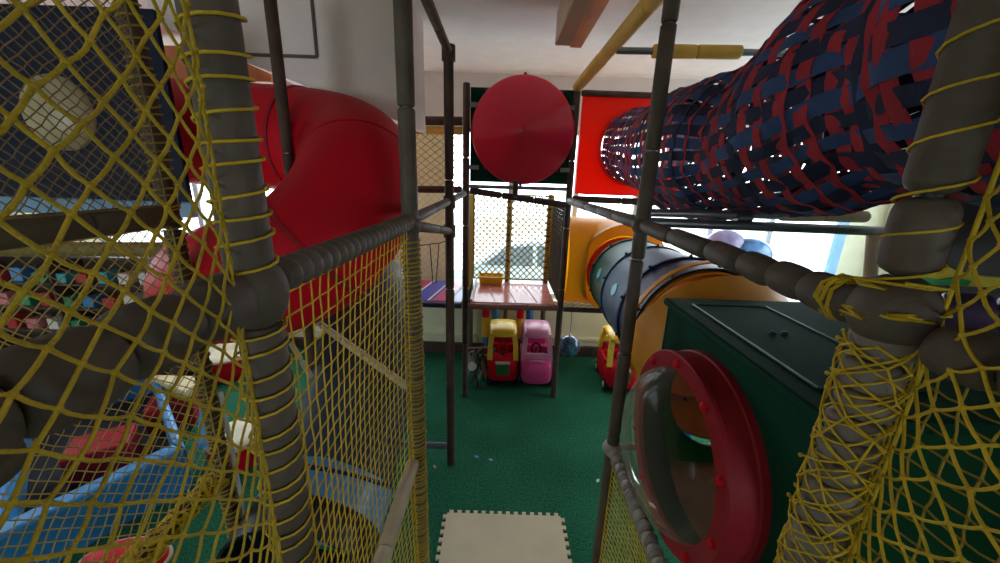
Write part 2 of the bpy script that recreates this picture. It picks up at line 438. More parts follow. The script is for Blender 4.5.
# outside
tag(MB().box((0, 17, -.25), (60, 23, .1)).build('pavement', mat('pale pavement', (.55, .54, .52), .9), None, 0), 'pale pavement outside the windows', 'pavement', kind='structure')
def outside_car():
    c = thing('parked_car', 'pale blue car parked outside, seen through the platform netting', 'car', (.55, 8.6, -.2))
    def sect(y): return y
    body = [(-2.1, .35, .75), (-1.9, .30, .90), (-.9, .28, 1.0), (.9, .28, 1.02), (1.8, .32, .98), (2.1, .38, .85)]
    rings = []
    for x, z0, z1 in body:
        rings.append([V3((.55+x, 8.6+sy*.8, -.2+z)) for sy, z in ((-1, z0), (-1.05, (z0+z1)/2), (-.92, z1), (.92, z1), (1.05, (z0+z1)/2), (1, z0))])
    MB().quad_rings(rings).build('body', mat('pale blue car paint', (.42, .52, .58), .25, coat=.5), c, 50, .03)
    cab = [(-1.15, 1.0, 1.02), (-.45, 1.0, 1.48), (.2, 1.0, 1.58), (1.1, 1.0, 1.54), (1.75, .98, 1.0)]
    rings = [[V3((.55+x, 8.6-.74, -.2+z0)), V3((.55+x, 8.6-.6, -.2+z1)), V3((.55+x, 8.6+.6, -.2+z1)), V3((.55+x, 8.6+.74, -.2+z0))] for x, z0, z1 in cab]
    MB().quad_rings(rings).build('cabin', mat('pale blue car paint', (.42, .52, .58), .25), c, 50, .04)
    for pl in ([(-.95, 1.06), (-.42, 1.42), (.15, 1.5), (.15, 1.06)], [(.25, 1.06), (.25, 1.5), (1.05, 1.46), (1.5, 1.06)]):
        MB().prism([V3((.55+x, 8.6-.75+(z-1.0)*.24, -.2+z)) for x, z in pl], (0, .03, 0)).build('side_window', mat('dark car glass', (.10, .15, .18), .1), c, 0)
    for x in (-1.35, 1.4):
        MB().lathe((.55+x, 8.6-.86, .12), (0, 1, 0), [(0, .1), (0, .30), (.2, .32), (.22, .1)], 24).build('wheel', BLACKP, c)
outside_car()

# ================================================================== PLAY FRAME : posts
P1 = V3((-.488, .70, 0)); P2 = V3((-.46, 1.87, 0)); P3 = V3((-.42, 3.0, 0)); P4 = V3((-.40, 4.16, 0)); P5 = V3((.735, 4.2, 0))
P6 = V3((.765, 2.03, 0)); P7 = V3((.80, .715, 0)); P11 = V3((-1.65, 1.85, 0))
ZR = 2.475
def post(label, p, z1, r=.042, n=4, m=None, z0=.0, lace=0, **k):
    return bar('padded_post', label, 'post', (p.x, p.y, z0), (p.x, p.y, z1), r, n, m, lace=lace, **k)
po1 = post('padded grey post wound with yellow cord at left foreground', P1, ZC, .044, 5, lace=.045, wob=.006)
MB().ball((P1.x, P1.y, ZR-.01), .062, 20, 14, (1, 1, 1.25)).build('joint_cover', FOAM, po1, 60)
po2 = post('tall grey padded post at the far end of the ribbed left handrail', P2, ZC, .041, 4)
MB().ball((P2.x, P2.y, ZR-.02), .056, 18, 12, (1, 1, 1.1)).build('joint_cover', FOAM, po2, 60)
bunch(po2, (P2.x, P2.y, .15), (P2.x, P2.y, ZR-.08), 0.041, 90, .0055, ROPED, .25, 'lacing_cord')
po3 = post('slim dark post standing free on the green carpet, left of the toy cars', P3, 3.56, .037, 4, FOAMD)
for z in (2.5, 2.27, 3.55): MB().lathe((P3.x, P3.y, z-.05), (0, 0, 1), [(0, .03), (0, .05), (.1, .05), (.1, .03)], 16).build('clamp', FOAMD, po3)
po4 = post('brown padded post at left front corner of the red deck', P4, 3.62, .036, 5, FOAMD)
po5 = post('brown padded post at right front corner of the red deck', P5, 3.62, .036, 5, FOAMD)
po6 = post('grey padded post beside the round bubble window', P6, ZC, .038, 7, FOAM, z0=0)
MB().ball((P6.x, P6.y, ZR), .055, 18, 12).build('joint_cover', FOAM, po6, 60)
MB().ball((P6.x, P6.y, 1.03), .062, 18, 12, (1, 1, .9)).build('joint_cover', FOAML, po6, 60)
po7 = post('thick padded post at right foreground wrapped in yellow cord', P7, ZC, .044, 0, lace=.085, corem=DKMET)
d0 = V3((P7.x, P7.y, 0))
for za, zb, rr in ((2.695, 3.14, .045), (2.54, 2.69, .047), (3.15, 3.7, .045)):
    MB().lathe((P7.x, P7.y, za), (0, 0, 1), sleeve_prof(zb-za, rr, 0, .03), 22).build('foam_sleeve', FOAM, po7, 60)
z = 2.425
while z > .05:
    h = random.uniform(.055, .075); MB().lathe((P7.x+random.uniform(-.004, .004), P7.y, z-h), (0, 0, 1), sleeve_prof(h-.003, .052*random.uniform(.94, 1.06), 0, .02), 20).build('foam_sleeve', mat('lighter taupe foam vinyl', (.23, .19, .16), .55, spec=.28, bump=.25, bscale=45, var=.2), po7, 60); z -= h
MB().ball((P7.x, P7.y, ZR-.012), 0.071, 22, 14, (1.0, 1, 1.1)).build('joint_cover', FOAM, po7, 60)
def cyl_net(parent, c, z0, z1, r, nth, nz, rr, m, jit=.25, out=.006):
    mb = MB(); nd = {}
    for i in range(nth):
        for j in range(nz+1):
            if (i+j) % 2: continue
            a = 2*PI*(i+random.uniform(-jit, jit))/nth; q = r+rr+random.uniform(0, out)
            nd[i, j] = (a, q, z0+(z1-z0)*(j+random.uniform(-jit, jit))/nz)
    P = lambda t: V3((c[0]+math.cos(t[0])*t[1], c[1]+math.sin(t[0])*t[1], t[2]))
    for (i, j), p in nd.items():
        for di in (1, -1):
            q = nd.get(((i+di) % nth, j+1))
            if q is None: continue
            qa = q[0]
            while qa-p[0] > PI: qa -= 2*PI
            while qa-p[0] < -PI: qa += 2*PI
            mb.tube([P((p[0]+(qa-p[0])*t, p[1]+(q[1]-p[1])*t, p[2]+(q[2]-p[2])*t)) for t in (0, .5, 1)], rr, 5, False)
        mb.ball(P(p), rr*1.8, 6, 4)
        if random.random() < .12:
            d_ = P((p[0], p[1]+.014, p[2]+random.uniform(-.01, .01))); mb.tube([P(p), d_], rr*1.1, 5); mb.ball(d_, rr*2.2, 6, 4)
    return mb.build('wrapped_net', m, parent, 70)
cyl_net(po7, (P7.x, P7.y), .95, 2.40, .053, 10, 64, .0026, ROPE)
cyl_net(po7, (P7.x, P7.y), 1.0, 2.40, .056, 8, 26, .0024, ROPE, .4)
bunch(po7, (P7.x, P7.y, ZR-.06), (P7.x, P7.y, ZR+.06), .070, 2, .0035, ROPE, .05)
po8 = post('grey post at left rear of the red deck', V3((-.42, 5.18, 0)), 2.5, .036, 3, FOAM)
po9 = post('grey post at right rear of the red deck', V3((.66, 5.18, 0)), 2.5, .036, 3, FOAM)
for o_, x in ((po8, -.42), (po9, .66)): bunch(o_, (x, 5.18, 1.3), (x, 5.18, 2.45), .038, 28, .006, ROPE, .3, 'lacing_cord')
po15 = post('yellow corded post in the middle of the rear deck net', V3((.10, 5.2, 0)), 2.5, .030, 3, FOAM)
bunch(po15, (.10, 5.2, 1.3), (.10, 5.2, 2.45), .032, 28, .006, ROPED, .3, 'lacing_cord')
po10 = post('dark slim post between the two bends of the red slide tube', V3((-1.44, 2.60, 0)), 3.75, .036, 4, FOAMD)
po11 = post('dark post wrapped in netting in front of the red slide at far left', P11, ZC, .040, 5, FOAMD)
bunch(po11, (P11.x, P11.y, .2), (P11.x, P11.y, 3.4), .040, 80, .005, ROPED, .35, 'lacing_cord')
MB().tube([P11+V3((.052, .03, .25)), P11+V3((.052, .03, 1.45))], .012, 8).build('white_strip', WHITEP, po11)
MB().ball(P11+V3((0, -.02, .93)), .06, 14, 10).build('joint_cover', FOAMD, po11, 60)

# ---- rails
def rail(label, p0, p1, r=.042, n=2, m=None, **k):
    return bar('padded_rail', label, 'rail', p0, p1, r, n, m, **k)
rail('ribbed grey handrail running along the left of the gangway above the yellow net', P1+V3((0, .07, ZR)), P2+V3((0, -.04, ZR)), .039, 1, FOAM, rib=22)
rail('fat grey handrail in the left foreground crossing behind the yellow netting', P1+V3((-.005, -.62, ZR-.01)), P1+V3((-.005, -.04, ZR-.005)), .052, 5, FOAM, rnd=.028, wob=.03)
rail('second fat grey rail hanging just under the left foreground handrail', P1+V3((-.06, -.6, ZR-.10)), P1+V3((-.06, -.36, ZR-.06)), .05, 2, FOAM, rnd=.02)
rail('thin pale handrail from the tall grey post to the deck corner', P2+V3((0, .05, ZR+.005)), V3((-.40, 3.95, 2.53)), .030, 4, FOAM)
rail('short dark rail sloping between the tall grey post and the free slim post', P2+V3((.02, .05, ZR-.03)), P3+V3((0, 0, 2.27)), .028, 2, FOAMD)
# right handrail : big rounded sleeves towards the camera
rr_ = thing('padded_rail', 'chunky grey handrail of rounded foam pieces at right above the green box', 'rail', P6+V3((0, -.03, ZR)))
MB().tube([P6+V3((0, 0, ZR)), P7+V3((0, 0, ZR-.02))], .02, 10).build('steel_tube', STEEL, rr_)
ys = [1.99, 1.66, 1.35, 1.16, 1.03, .915, .775]
for i in range(len(ys)-1):
    a = V3((P6.x+(P7.x-P6.x)*i/6+random.uniform(-.004, .004), ys[i]+.012, ZR-.012*i*.3)); b = V3((P6.x+(P7.x-P6.x)*(i+1)/6+random.uniform(-.004, .004), ys[i+1], ZR-.01-.012*i*.3))
    MB().lathe(a, b-a, sleeve_prof((b-a).length, .036+.0022*i, 0, .034), 20).build('foam_sleeve', FOAM, rr_, 60)
bunch(rr_, P7+V3((0, .13, ZR-.02)), P7+V3((0, .09, ZR-.02)), .046, 3, .0045, ROPE, .25, 'lacing_cord')
rail('grey handrail continuing past the right foreground post behind yellow netting', P7+V3((.02, -.07, ZR-.05)), P7+V3((.02, -.62, ZR-.05)), .048, 5, FOAM, rnd=.03, wob=.03)
rail('grey rail from the bubble window post back to the red deck corner', P6+V3((0, .05, ZR+.005)), P5+V3((.0, -.05, ZR+.0)), .036, 5, FOAM)
rail('sagging brown crossbar over the front of the red deck', V3((-.36, 4.16, 2.555)), V3((.70, 4.2, 2.43)), .036, 3, FOAMD)
rail('bluish padded strip along the foot of the dark green panel', V3((-.37, 4.14, 2.60)), V3((.70, 4.17, 2.60)), .02, 1, mat('blue grey pad', (.22, .24, .42), .4))
rail('short post under the red cone panel', V3((.14, 4.14, 2.50)), V3((.14, 4.14, 2.68)), .030, 1, FOAMD)
rail('brown crossbar left of the deck under the yellow net', V3((-2.4, 4.2, 2.52)), V3((-.44, 4.16, 2.56)), .036, 4, FOAMD)
rail('brown crossbar above the yellow net beside the free slim post', V3((-1.7, 4.3, 3.25)), V3((-.44, 4.2, 3.26)), .045, 3, FOAMD)
rail('yellow padded bar under the brown top crossbar', V3((-1.7, 4.32, 3.16)), V3((-.44, 4.24, 3.17)), .04, 3, FOAMY)
rail('steel top tube running from the free slim post towards the viewer', P3+V3((0, 0, 3.56)), V3((-.42, 1.2, 3.57)), .030, 4, FOAM)
rail('long yellow padded tube under the ceiling above the right panel', P5+V3((0, 0, 3.62)), V3((.745, 1.3, 3.60)), .050, 3, FOAMY)
yb = bar('padded_rail', 'dark bar with a yellow sleeve crossing under the ceiling at right', 'rail', (.76, 2.9, 3.57), (1.95, 2.84, 3.57), .043, 2, FOAMY, core=.022, start=.20, end=.70)
rail('dark frame bar above the orange red panel', P5+V3((.04, -.02, 3.56)), V3((2.3, 4.2, 3.56)), .03, 2, FOAMD)
rail('brown frame bar under the orange red panel', P5+V3((.04, 0, 2.50)), V3((2.4, 4.2, 2.48)), .036, 3, FOAMD)
b1 = bar('padded_rail', 'grey crossbar with tan foam end under the woven tunnel', 'rail', P6+V3((.04, .03, ZR+.065)), V3((2.0, 2.06, 2.555)), .032, 2, FOAMC, core=.023, start=.60)
MB().tube([V3((1.28, 2.06, 2.53)), V3((1.36, 2.06, 2.53))], .034, 12).build('clamp', STEEL, b1)
bar('steel_crossbar', 'bare steel crossbar just below the padded bar under the woven tunnel', 'rail', P6+V3((.02, -.02, ZR+.02)), V3((2.05, 2.01, 2.485)), .03, 0, core=.026)
bar('padded_post', 'small tan padded upright under the right end of the crossbars', 'post', atY(868, 305, 2.02), atY(874, 229, 2.02), .03, 1, FOAMC)
rail('front edge pad of the red deck', V3((-.37, 4.14, 1.225)), V3((.71, 4.17, 1.225)), .036, 3, mat('dull pink brown pad', (.34, .14, .11), .5, bump=.3))
rail('brown floor level bar running right from the deck to the crawl tube', V3((.77, 4.2, 1.2)), V3((2.4, 4.2, 1.18)), .03, 3, FOAMD)
rail('dark blue edge pad of the striped left deck', V3((-2.0, 4.18, 1.22)), V3((-.44, 4.16, 1.22)), .036, 3, PURP)
rail('grey low bar near the floor behind the left net', V3((-1.9, 3.02, .2)), V3((-.46, 3.0, .2)), .03, 2, mat('grey blue pad', (.14, .16, .22), .5))
lowm = FOAMC
lr = rail('cream low rail slanting behind the bright yellow net at left', P2+V3((-.02, -.05, 1.06)), V3((-.48, .75, 1.06)), .038, 2, lowm)
rw = rail('worn white low rail running from the post by the bubble window towards the viewer', P6+V3((0, -.03, 1.03)), V3((.765, .72, 1.03)), .036, 20, FOAML, gap=.004, rnd=.016)
bunch(rw, P6+V3((0, -.03, 1.03)), V3((.765, .9, 1.03)), .037, 20, .003, FOAML, .2, 'lacing_cord')
rail('pale thin bar behind the bubble window at knee height', P6+V3((.05, .05, 1.0)), V3((1.9, 2.12, 1.0)), .025, 2, FOAML)
rail('netted dark rail at far left level with the handrail', P11+V3((0, -.04, 2.47)), V3((-1.65, .4, 2.47)), .055, 4, mat('olive padded vinyl', (.10, .085, .05), .6))
rail('olive yellow padded beam behind the left nets', V3((-4.6, 2.95, 2.0)), V3((-2.78, 3.02, 2.04)), .06, 4, mat('olive yellow vinyl', (.22, .16, .04), .6))
lb = rail('low rail at far left bunched with bright yellow netting', P11+V3((0, -.03, .93)), V3((-1.66, .55, .93)), .036, 4, FOAMD)
mbk = MB(); a_, b_ = P11+V3((0, -.04, .93)), V3((-1.66, .6, .93))
for k in range(95):
    c_ = lerp(a_, b_, random.random()); ph = [random.uniform(0, 6) for _ in range(3)]; R_ = random.uniform(.035, .062)
    mbk.tube([c_+V3((math.cos(2*PI*t/16+ph[0])*R_, .035*math.sin(4*PI*t/16+ph[1])+.02*math.sin(2*PI*t/16), math.sin(2*PI*t/16+ph[0]+.5*math.sin(ph[2]))*R_*random.uniform(.85, 1.15)-.01)) for t in range(16)], random.uniform(.0045, .007), 5, closed=True)
    if k % 3 == 0: mbk.ball(c_+V3((random.uniform(-.04, .05), 0, random.uniform(-.05, .05))), random.uniform(.012, .022), 7, 5)
mbk.build('bunched_rope', ROPE, lb, 70)
rail('cream twisted rail slanting behind the left net to the tall post', V3((-.50, 1.90, 1.50)), V3((-1.30, 2.28, 1.82)), .022, 5, FOAMC, core=.014)
rail('short cream pole leaning behind the left net', atY(312, 378, 2.25), atY(290, 342, 2.25), .018, 2, FOAMC, core=.01)

# ================================================================== NETS
def bulge(a, b): return 16*a*(1-a)*b*(1-b)
def left_near(u, v): return V3((-.40-.008*bulge(u, v)-.095*u**6, .05+.61*u, 1.15+2.55*v))
net('rope_net', 'big meshed yellow net filling the left foreground beside the corded post', left_near, 22, 90, .0023, mat('gold rope', (.56, .37, .016), .78, bump=.5, bscale=220, var=.22, vscale=18), jit=.10, out=.002, sub=3, seg=6)
def left_mid(u, v):
    return V3((-.462-.07*bulge(u, v), .72+1.13*u, .06+2.385*v-.06*math.sin(PI*u)*v*(1-v)*4))
net('rope_net', 'yellow net stretched below the ribbed left handrail', left_mid, 23, 46, .0022, ROPE, mode='square', jit=.05, out=.002, sub=1, knots=True)
def right_near(u, v): return V3((.725+.010*bulge(u, v)+.11*u**6, .05+.61*u, 1.15+2.5*v))
net('rope_net', 'yellow net filling the lower right foreground beside the thick post', right_near, 14, 68, .0030, ROPE, jit=.12, out=.003, sub=3, seg=6)
def right_near2(u, v): return V3((.86+.05*bulge(u, v), .10+.60*u, .95+1.42*v))
net('rope_net', 'second yellow net layer a little behind the lower right foreground net', right_near2, 12, 34, .0024, ROPED, mode='square', jit=.12, out=.004, sub=2)
def right_low(u, v): return V3((.765+.06*bulge(u, v), .95+1.03*u, .04+.96*v))
net('rope_net', 'yellow net below the worn white rail at right of the gangway', right_low, 26, 22, .0028, ROPE, mode='square', jit=.1, out=.002)
def deck_back(u, v): return V3((-.38+1.08*u, 5.14+.03*bulge(u, v), 1.30+1.18*v))
net('rope_net', 'fine yellow net across the back of the red deck', deck_back, 24, 26, .0082, ROPED, jit=.05, knots=False, seg=4)
def deck_left(u, v): return V3((-.40, 4.2+.92*u, 1.30+1.18*v))
net('rope_net', 'fine yellow net along the left side of the red deck', deck_left, 20, 26, .0060, ROPED, jit=.05, knots=False, seg=4)
def deck_right(u, v): return V3((.70, 4.24+.90*u, 1.30+1.10*v))
net('rope_net', 'dark fine net along the right side of the red deck', deck_right, 20, 24, .0062, mat('dark rope', (.05, .045, .03), .8), jit=.05, knots=False, seg=4)
def deck_front(u, v): return V3((-.36+.06*u, 4.19, 1.30+1.18*v))
def bay_up(u, v): return V3((-1.7+1.26*u, 4.3, 2.56+.58*v))
net('rope_net', 'fine yellow net between the brown crossbars left of the red cone', bay_up, 24, 15, .0048, ROPE, jit=.05, knots=False, seg=4)
def bay_low(u, v): return V3((-2.0+1.56*u, 5.1, 1.3+1.2*v))
net('rope_net', 'fine pale net behind the striped left deck', bay_low, 30, 24, .0030, mat('pale straw rope', (.62, .55, .36), .8), jit=.05, knots=False, seg=4)
def bay_front(u, v): return V3((.78+.9*u, 4.5, .60+.62*v))
net('rope_net', 'small pale net under the bar beside the yellow tube elbow', lambda u, v: V3((.78+.75*u, 4.34, 1.0+.02*v+.0)) if False else V3((.78+.75*u, 4.22+.5*v, 1.19)), 16, 10, .005, mat('pale rope', (.45, .45, .36), .8), jit=.05, knots=False, seg=4)
def far_up(u, v): return V3((-1.62-.05*bulge(u, v), .55+1.26*u, 2.52+1.2*v))
net('rope_net', 'fine meshed net in the upper left behind the big yellow net', far_up, 56, 54, .0026, mat('dull tan rope', (.30, .20, .08), .8), jit=.1, out=.003, knots=False, seg=4)
def far_mid(u, v): return V3((-1.62-.10*bulge(u, v), .55+1.26*u, .97+1.45*v))
net('rope_net', 'fine meshed net hanging over the blue ball pit at lower left', far_mid, 44, 50, .0026, mat('straw rope', (.50, .36, .10), .8), jit=.08, out=.002, knots=False, seg=4)

# ================================================================== DECKS
dk = thing('play_deck', 'glossy pinkish red deck under the sagging crossbar', 'deck', (.17, 4.66, 1.24))
MB().box((.165, 4.66, 1.235), (1.02, .92, .05)).build('deck_pad', PVCRED, dk, 40, .012)
for x in (-.05, .2, .46): MB().tube([(x, 4.25, 1.262), (x-.14, 5.1, 1.262)], .006, 6).build('seam', mat('pale seam', (.55, .35, .33), .5), dk)
MB().box((-.335, 4.66, 1.275), (.03, .92, .03)).build('white_edge', WHITEP, dk, 0)
dk2 = thing('play_deck', 'striped red blue and violet deck left of the free slim post', 'deck', (-1.2, 4.66, 1.24))
MB().box((-1.22, 4.66, 1.225), (1.55, .92, .05)).build('deck_pad', PVCBLUE, dk2, 40, .012)
for i in range(6):
    x = -1.98+i*.235
    MB().prism([V3((x, 4.22, 1.251)), V3((x+.17, 4.22, 1.251)), V3((x+.32, 5.1, 1.251)), V3((x+.15, 5.1, 1.251))], (0, 0, .004)).build('red_stripe' if i % 2 else 'violet_stripe', PVCRED2 if i % 2 else PVCBLUE, dk2, 0)
    MB().prism([V3((x+.175, 4.22, 1.251)), V3((x+.195, 4.22, 1.251)), V3((x+.345, 5.1, 1.251)), V3((x+.325, 5.1, 1.251))], (0, 0, .006)).build('white_stripe', WHITEP, dk2, 0)
cd = thing('hanging_cord', 'thin dark cords hanging in a V over the striped deck', 'cord', atY(437, 281, 4.3))
MB().tube([atY(418, 246, 4.3), atY(431, 244, 4.3), atY(440, 243, 4.3), atY(449, 240, 4.3)], .006, 6).build('cross_cord', CORD, cd)
MB().tube([atY(430, 245, 4.3), atY(433, 284, 4.3)], .006, 6).build('drop_cord', CORD, cd); MB().tube([atY(439, 244, 4.3), atY(436, 284, 4.3)], .006, 6).build('drop_cord', CORD, cd)
# yellow tub on the deck
c = atZ(491, 283, 1.262)
tb = thing('plastic_tub', 'yellow plastic tub standing on the red deck behind the net', 'tub', (c.x, c.y, 1.262))
def rrect(cx, cy, hx, hy, r, z, n=5):
    pts = []
    for (sx, sy, a0) in ((1, 1, 0), (-1, 1, PI/2), (-1, -1, PI), (1, -1, 1.5*PI)):
        for k in range(n):
            a = a0+PI/2*k/(n-1); pts.append(V3((cx+sx*(hx-r)+r*math.cos(a), cy+sy*(hy-r)+r*math.sin(a), z)))
    return pts
MB().quad_rings([rrect(c.x, c.y, .15, .10, .03, 1.264), rrect(c.x, c.y, .175, .12, .035, 1.37), rrect(c.x, c.y, .165, .11, .03, 1.37), rrect(c.x, c.y, .14, .09, .03, 1.275)], cap0=True, cap1=True).build('bowl', YELP, tb, 50)
MB().tube(rrect(c.x, c.y, .178, .122, .035, 1.372), .009, 6, closed=True).build('rim', YELP, tb)

# ================================================================== RED CONE PANEL
cn = thing('cone_panel', 'dark green panel carrying the big shiny red cone between the deck posts', 'panel', (.15, 4.2, 2.66))
pc = atY(523, 131, 4.12)
MB().box((.175, 4.215, 3.12), (1.075, .03, .94)).build('back_panel', GREENP, cn, 0, .008)
R0 = .538
prof = [(0, .02), (0, R0-.015), (.02, R0), (.035, R0), (.05, R0-.012), (.055, R0-.02)]+[(.055+.205*k/8, (R0-.02)*(1-k/8)+.008) for k in range(1, 9)]
MB().lathe(pc+V3((0, .07, 0)), (0, -1, 0), prof, 72).build('cone_cover', REDF, cn, 60)
MB().ball(pc+V3((0, -.19, 0)), .013, 10, 6).build('centre_bolt', DKRED, cn)
for a in range(8):
    t = a*PI/4+PI/2; MB().ball(pc+V3((math.cos(t)*(R0+.005), .05, math.sin(t)*(R0+.005))), .018, 8, 6).build('rim_bolt', DKRED, cn)
for sx in (-1, 1):
    for zz in (2.80, 3.42):
        MB().box((.175+sx*.50, 4.185, zz), (.12, .03, .045)).build('bracket', STEEL, cn, 0, .004)

# ================================================================== ORANGE RED PANEL + WOVEN TUNNEL
tp = thing('tunnel_panel', 'orange red panel with a round opening at right of the red cone', 'panel', (1.4, 4.22, 2.56))
HC = V3((1.40, 4.22, 3.05))
MB().plate_hole((1.40, 4.24, 3.05), (1, 0, 0), (0, 0, 1), .60, .50, .365, .025).build('panel_sheet', ORRED, tp, 30)
MB().lathe_closed((1.40, 4.24, 3.05), (0, -1, 0), [(-.03, .362), (0.04, .362), (.04, .385), (.03, .40), (-.03, .40)], 56).build('opening_rim', ORRED, tp)
tw = thing('woven_tunnel', 'long crawl tunnel woven from navy and red straps at upper right', 'tunnel', (1.35, 2.2, 2.6))
hoops = [4.22, 3.2, 1.97, 1.18, .1]
def tun_c(y):
    K = [(4.4, .37, 1.40, 3.07), (4.22, .37, 1.40, 3.06), (3.6, .375, 1.39, 3.0), (2.7, .43, 1.35, 2.93), (2.25, .40, 1.32, 2.92), (1.97, .315, 1.31, 2.90), (1.75, .38, 1.31, 2.96), (1.5, .40, 1.30, 3.02), (1.18, .345, 1.26, 3.06), (.85, .43, 1.22, 3.10), (.3, .42, 1.2, 3.10), (-.6, .40, 1.2, 3.10)]
    for q0, q1 in zip(K[:-1], K[1:]):
        if q0[0] >= y >= q1[0]: break
    k = (q0[0]-y)/(q0[0]-q1[0]); k = k*k*(3-2*k)
    rad, cx, cz = (q0[n_]+(q1[n_]-q0[n_])*k for n_ in (1, 2, 3)); s = .5
    return V3((cx, y, cz)), rad, s
NL = 36; NR = 58
def tun_p(y, th, off):
    c_, rad, s = tun_c(y)
    nn = noise.noise(V3((y*1.7, math.cos(th)*1.5, math.sin(th)*1.5)))
    rr = rad*(1+.07*nn+.035*noise.noise(V3((y*5.1, math.cos(th)*4, math.sin(th)*4))))+off
    return c_+V3((math.cos(th)*rr, .05*noise.noise(V3((math.cos(th)*2, y*2, 5)))*1, math.sin(th)*rr*.98-.02*s*(1-math.sin(th))))
def ribbon(pts, nrm, tang, w, th):
    rings = []
    for p, n_, t_ in zip(pts, nrm, tang):
        rings.append([p+t_*w/2+n_*th/2, p+t_*w/2-n_*th/2, p-t_*w/2-n_*th/2, p-t_*w/2+n_*th/2])
    return rings
pitch = (4.22+.5)/NR
for i in range(NR):
    y0 = 4.18-i*pitch-.04; pts = []; nr = []; tg = []
    N = NL*2; ya = random.uniform(-.012, .012)
    for k in range(N):
        th = 2*PI*k/N; off = .0045*(1 if (i+k//2) % 2 else -1)*(1 if k % 2 == 0 else 0)
        p = tun_p(y0+ya*math.sin(th+i)+.02*noise.noise(V3((math.cos(th)*2, math.sin(th)*2, i*.9))), th, off); pts.append(p); nr.append(V3((math.cos(th), 0, math.sin(th)))); tg.append(V3((0, 1, .0)))
    MB().quad_rings(ribbon(pts, nr, tg, .050*random.uniform(.72, 1.15), .003), True, closed_path=True).build('ring_strap', REDS if i % 7 != 3 else NAVYS, tw, 70)
for j in range(NL):
    th0 = 2*PI*j/NL; pts = []; nr = []; tg = []; ph = random.uniform(0, 6)
    for k in range(NR*2+1):
        y = 4.20-(4.7)*k/(NR*2); th = th0+.03*math.sin(y*2.1+ph)+.03*noise.noise(V3((y*2.5, ph, 1)))
        i_ = (k-1)//2
        off = .0045*(-1 if (i_+j) % 2 else 1)*(1 if k % 2 else 0)
        pts.append(tun_p(y, th, off)); nr.append(V3((math.cos(th), 0, math.sin(th)))); tg.append(V3((-math.sin(th), 0, math.cos(th))))
    MB().quad_rings(ribbon(pts, nr, tg, .057*random.uniform(.75, 1.12), .003)).build('long_strap', BLUES if j % 2 == 0 else NAVYS, tw, 70)
for y in hoops[1:]:
    c_, rad, s = tun_c(y)
    MB().tube([c_+V3((math.cos(2*PI*k/36)*(rad-.03), 0, math.sin(2*PI*k/36)*(rad-.03))) for k in range(36)], .012, 8, closed=True).build('hoop', DKMET, tw)

# ================================================================== GREEN BOX + BUBBLE WINDOW
GREENT = translucent(mat('brightened green plastic', (.012, .085, .036), .65, spec=.08), (.03, .34, .08), .35)  # brighter translucent copy of the box green, so the inside looks lit
BX0, BX1, BY0, BY1, BZ0, BZ1 = .95, 1.98, .92, 1.97, 1.0, 2.06
gb = thing('crawl_box', 'dark green plastic crawl box with a round red rimmed bubble window', 'play box', (1.46, 1.45, BZ0))
cy = (BY0+BY1)/2; cz = (BZ0+BZ1)/2-.01; cx = (BX0+BX1)/2
MB().plate_hole((BX0, cy, cz), (0, 1, 0), (0, 0, 1), (BY1-BY0)/2, (BZ1-BZ0)/2, .43, .03).build('window_wall', GREENP, gb, 30, .006)
MB().plate_hole((cx, BY1, 1.53), (1, 0, 0), (0, 0, 1), (BX1-BX0)/2, .53, .432, .03).build('tube_wall', GREENT, gb, 30)
MB().box((cx, BY0-.015, cz), (BX1-BX0, .03, BZ1-BZ0)).build('end_wall', GREENT, gb, 0, .01)
MB().plate_hole((BX1, cy, cz), (0, 1, 0), (0, 0, 1), (BY1-BY0)/2, (BZ1-BZ0)/2, .385, .03).build('far_wall', GREENT, gb, 30)
MB().lathe((BX1+.01, cy, cz), (1, 0, 0), [(0, .01), (0, .39), (.01, .39), (.01, .01)], 40).build('far_light_window', DOME, gb)  # unseen window added to let light into the box
MB().box((cx, cy, BZ1), (BX1-BX0+.05, BY1-BY0+.05, .04)).build('lid', GREENP, gb, 0, .015)
MB().box((cx, cy, BZ0), (BX1-BX0, BY1-BY0, .04)).build('floor_panel', mat('tan box floor', (.62, .30, .17), .5), gb, 0, .01)
lidr = [(1.03, 1.06), (1.42, 1.06), (1.42, 1.87), (1.03, 1.87)]
MB().tube([V3((x, y, BZ1+.021)) for x, y in lidr], .006, 6, closed=True).build('lid_ridge', mat('lighter green edge', (.06, .12, .085), .35), gb)  # ridge drawn in a lighter green than the lid
for x in (1.20, 1.25): MB().ball((x, cy+.06, BZ1+.02), .014, 8, 6).build('lid_screw', DKMET, gb)
RC = V3((BX0, cy, 1.522))
bw = MB().lathe_closed(RC, (-1, 0, 0), [(.0, .452), (.03, .452), (.035, .444), (.118, .440), (.120, .448), (.140, .448), (.146, .442), (.146, .372), (.140, .366), (.122, .366), (.118, .43), (0, .436)], 80).build('bubble_window', DKRED, gb, 35); bw['label'] = 'dull red round window rim'
for k in range(10):
    a = 2*PI*k/10+.2; MB().ball(RC+V3((-.148, math.cos(a)*.408, math.sin(a)*.408)), .019, 10, 8).build('bolt', RED, bw)
MB().lathe_closed(RC, (-1, 0, 0), [(-.02, .422), (.116, .422), (.116, .434), (-.02, .434)], 64).build('inner_collar', GREENP, bw, 30)
dp = []
for k in range(17):
    a = PI/2*k/16; dp.append((.14+.19*math.sin(a), .368*math.cos(a)))
dm = MB().lathe(RC, (-1, 0, 0), dp, 64)
dm.f = dm.f[:-2]
do = dm.build('dome', DOME, bw, 80); do['label'] = 'clear bulging plastic dome'

